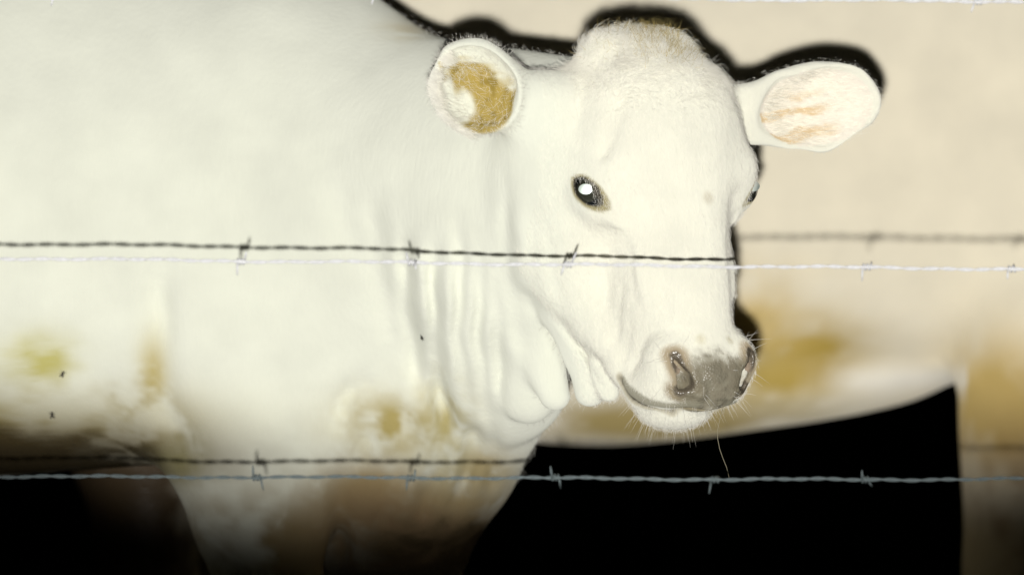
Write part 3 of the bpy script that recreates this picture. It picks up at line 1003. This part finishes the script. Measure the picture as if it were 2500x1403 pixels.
def wire_curve(ctrl):
    us = np.array([c[0] for c in ctrl], float); vs = np.array([c[1] for c in ctrl], float)
    def at(u):
        if u < us[0]: v = vs[0] + (u - us[0]) * 0.006
        elif u > us[-1]: v = vs[-1] + (u - us[-1]) * 0.002
        else: v = np.interp(u, us, vs)
        return v
    return at


def barb_mesh(seed):
    r = random.Random(seed)
    vv, ff = [], []
    def put(pts, rad):
        a, b = tube(pts, rad, 6)
        o = len(vv); vv.extend(a); ff.extend([tuple(i + o for i in q_) for q_ in b])
    a0 = r.uniform(-0.45, 0.45) + (math.pi if r.random() < .4 else 0)
    r_turn = 2 + r.uniform(-0.12, 0.12)
    coil = []
    for k in range(25):
        t = k / 24
        a = a0 + t * 2 * math.pi * r_turn
        coil.append((-0.0034 + 0.0068 * t, 0.0027 * math.cos(a), 0.0027 * math.sin(a)))
    def tip(k, s):
        p = np.array(coil[k]); tan = np.array([0, -math.sin(math.atan2(p[2], p[1])), math.cos(math.atan2(p[2], p[1]))]) * s
        tan += np.array([s * r.uniform(-0.1, 0.4), 0, 0])
        return [p, p + tan * 0.006, p + tan * r.uniform(0.009, 0.0135)]
    put(coil, 0.0010)
    put(tip(0, -1), [0.0011, 0.0011, 0.0006]); put(tip(24, 1), [0.0011, 0.0011, 0.0006])
    return vv, ff


WIRES = (('topmost barbed wire strand along the upper edge, crossing above the calf\'s ears', [(-800, -24), (900, -13), (1500, -4), (2000, 1), (2500, 4), (3300, 6)], (140, 922, 2388, 2760)),
         ('middle barbed wire strand crossing the calf\'s nose just below its eye', [(-800, 618), (0, 630), (600, 637), (1000, 641), (1390, 646), (1800, 650), (2120, 653), (2500, 657), (3300, 664)], (-180, 588, 1006, 1387, 2115, 2470, 2840)),
         ('dull grey lowest barbed wire strand below the calf\'s chin, crossing the dark gap', [(-800, 1158), (0, 1162), (630, 1164), (1300, 1166), (1750, 1169), (2100, 1170), (2500, 1168), (3300, 1164)], (-130, 627, 1003, 1357, 1745, 2113, 2870)))
for wi, (lab, ctrl, barbs) in enumerate(WIRES):
    at = wire_curve(ctrl)
    o0 = W(1250, at(1250), YW)
    wire = empty('barbed_wire', tuple(o0))
    tag(wire, lab, 'wire', 'strands of the barbed wire fence')
    us = np.arange(-2200, 4700, 9.0)
    base = np.array([W(u, at(u) + 1.6 * math.sin(u * 0.011 + wi) + 1.0 * math.sin(u * 0.043), YW + 0.002 * math.sin(u * .007)) for u in us])
    for st in (0, 1):
        ang = us * 2 * math.pi / 88 + st * math.pi + 0.5 * np.sin(us * .013)
        pts = base + np.stack([0 * ang, 0.00098 * np.cos(ang), 0.00098 * np.sin(ang)], 1)
        v, f = tube(pts, 0.00095, 6)
        mesh_obj('strand', v, f, M_wire_dim if wi == 2 else M_wire, wire)
    for k, u in enumerate(barbs):
        vv, ff = barb_mesh(wi * 17 + k * 5 + 3)
        p0 = W(u, at(u) + 1.6 * math.sin(u * 0.011 + wi), YW)
        mesh_obj('barb', [np.array(q_) + p0 for q_ in vv], ff, M_wire_dim if wi == 2 else M_wire, wire)

# ================================================================== flies on the coat
fm = bpy.data.meshes
from mathutils.bvhtree import BVHTree
bvh = BVHTree.FromPolygons([tuple(v_.co) for v_ in calf_me.vertices], [tuple(p_.vertices) for p_ in calf_me.polygons])
FL = ((1032, 823, 'small dark fly on the wrinkled side of the calf\'s neck', 40, 1.0), (153, 910, 'small dark fly on the calf\'s flank beside the yellowish stain', 70, 1.1),
      (127, 1009, 'small dark fly low on the calf\'s belly, at the left edge', 95, 1.3))
for u, v_, lab, ang, k in FL:
    o = Vector((0, -DIST, HC)); d = (Vector(W(u, v_, 0.3)) - o).normalized()
    loc, nor, _, _ = bvh.ray_cast(o, d)
    if loc is None: continue
    fl_e = empty('fly', loc)
    tag(fl_e, lab, 'fly', 'flies on the calf')
    nor = np.array(nor); L3 = frame(nor, (math.cos(math.radians(ang)), 0, math.sin(math.radians(ang))))
    c0 = np.array(loc) + nor * 0.0009
    vv, ff = [], []
    for off, rr in ((-0.0016, (0.0011, 0.0019, 0.001)), (0.0006, (0.0011, 0.0013, 0.0011)), (0.0022, (0.0009, 0.0007, 0.0008))):
        a, b = uv_sphere(np.zeros(3), 1.0, 10, 7)
        n0 = len(vv)
        vv += [c0 + L3 @ (np.array(q_) * np.array(rr) * k + np.array([0, off * k, 0])) for q_ in a]
        ff += [tuple(i_ + n0 for i_ in q_) for q_ in b]
    mesh_obj('fly_body', vv, ff, M_fly, fl_e)
    for s in (-1, 1):
        pts = [(0, 0.0008, .001), (s * 0.0012, -0.0002, .0013), (s * 0.0022, -0.003, .0012), (s * 0.0012, -0.0042, .001), (s * 0.0003, -0.002, .001)]
        wv = [c0 + L3 @ (np.array(q_) * k) for q_ in pts] + [c0 + L3 @ ((np.array(q_) + [0, 0, .00012]) * k) for q_ in pts]
        wf = [(0, 1, 2, 3, 4), (9, 8, 7, 6, 5)] + [(j, j + 5, (j + 1) % 5 + 5, (j + 1) % 5) for j in range(5)]
        mesh_obj('wing', wv, wf, M_wing, fl_e, smooth=False)
    for s in (-1, 1):
        for j in (-1, 0, 1):
            a, b = tube([c0 + L3 @ (np.array(q_) * k) for q_ in ((s * .0006, .0006 + j * .0005, 0), (s * .002, .0006 + j * .0014, .0004), (s * .003, .0006 + j * .0024, -.0009))], 0.00014, 4)
            mesh_obj('leg', a, b, M_fly, fl_e)
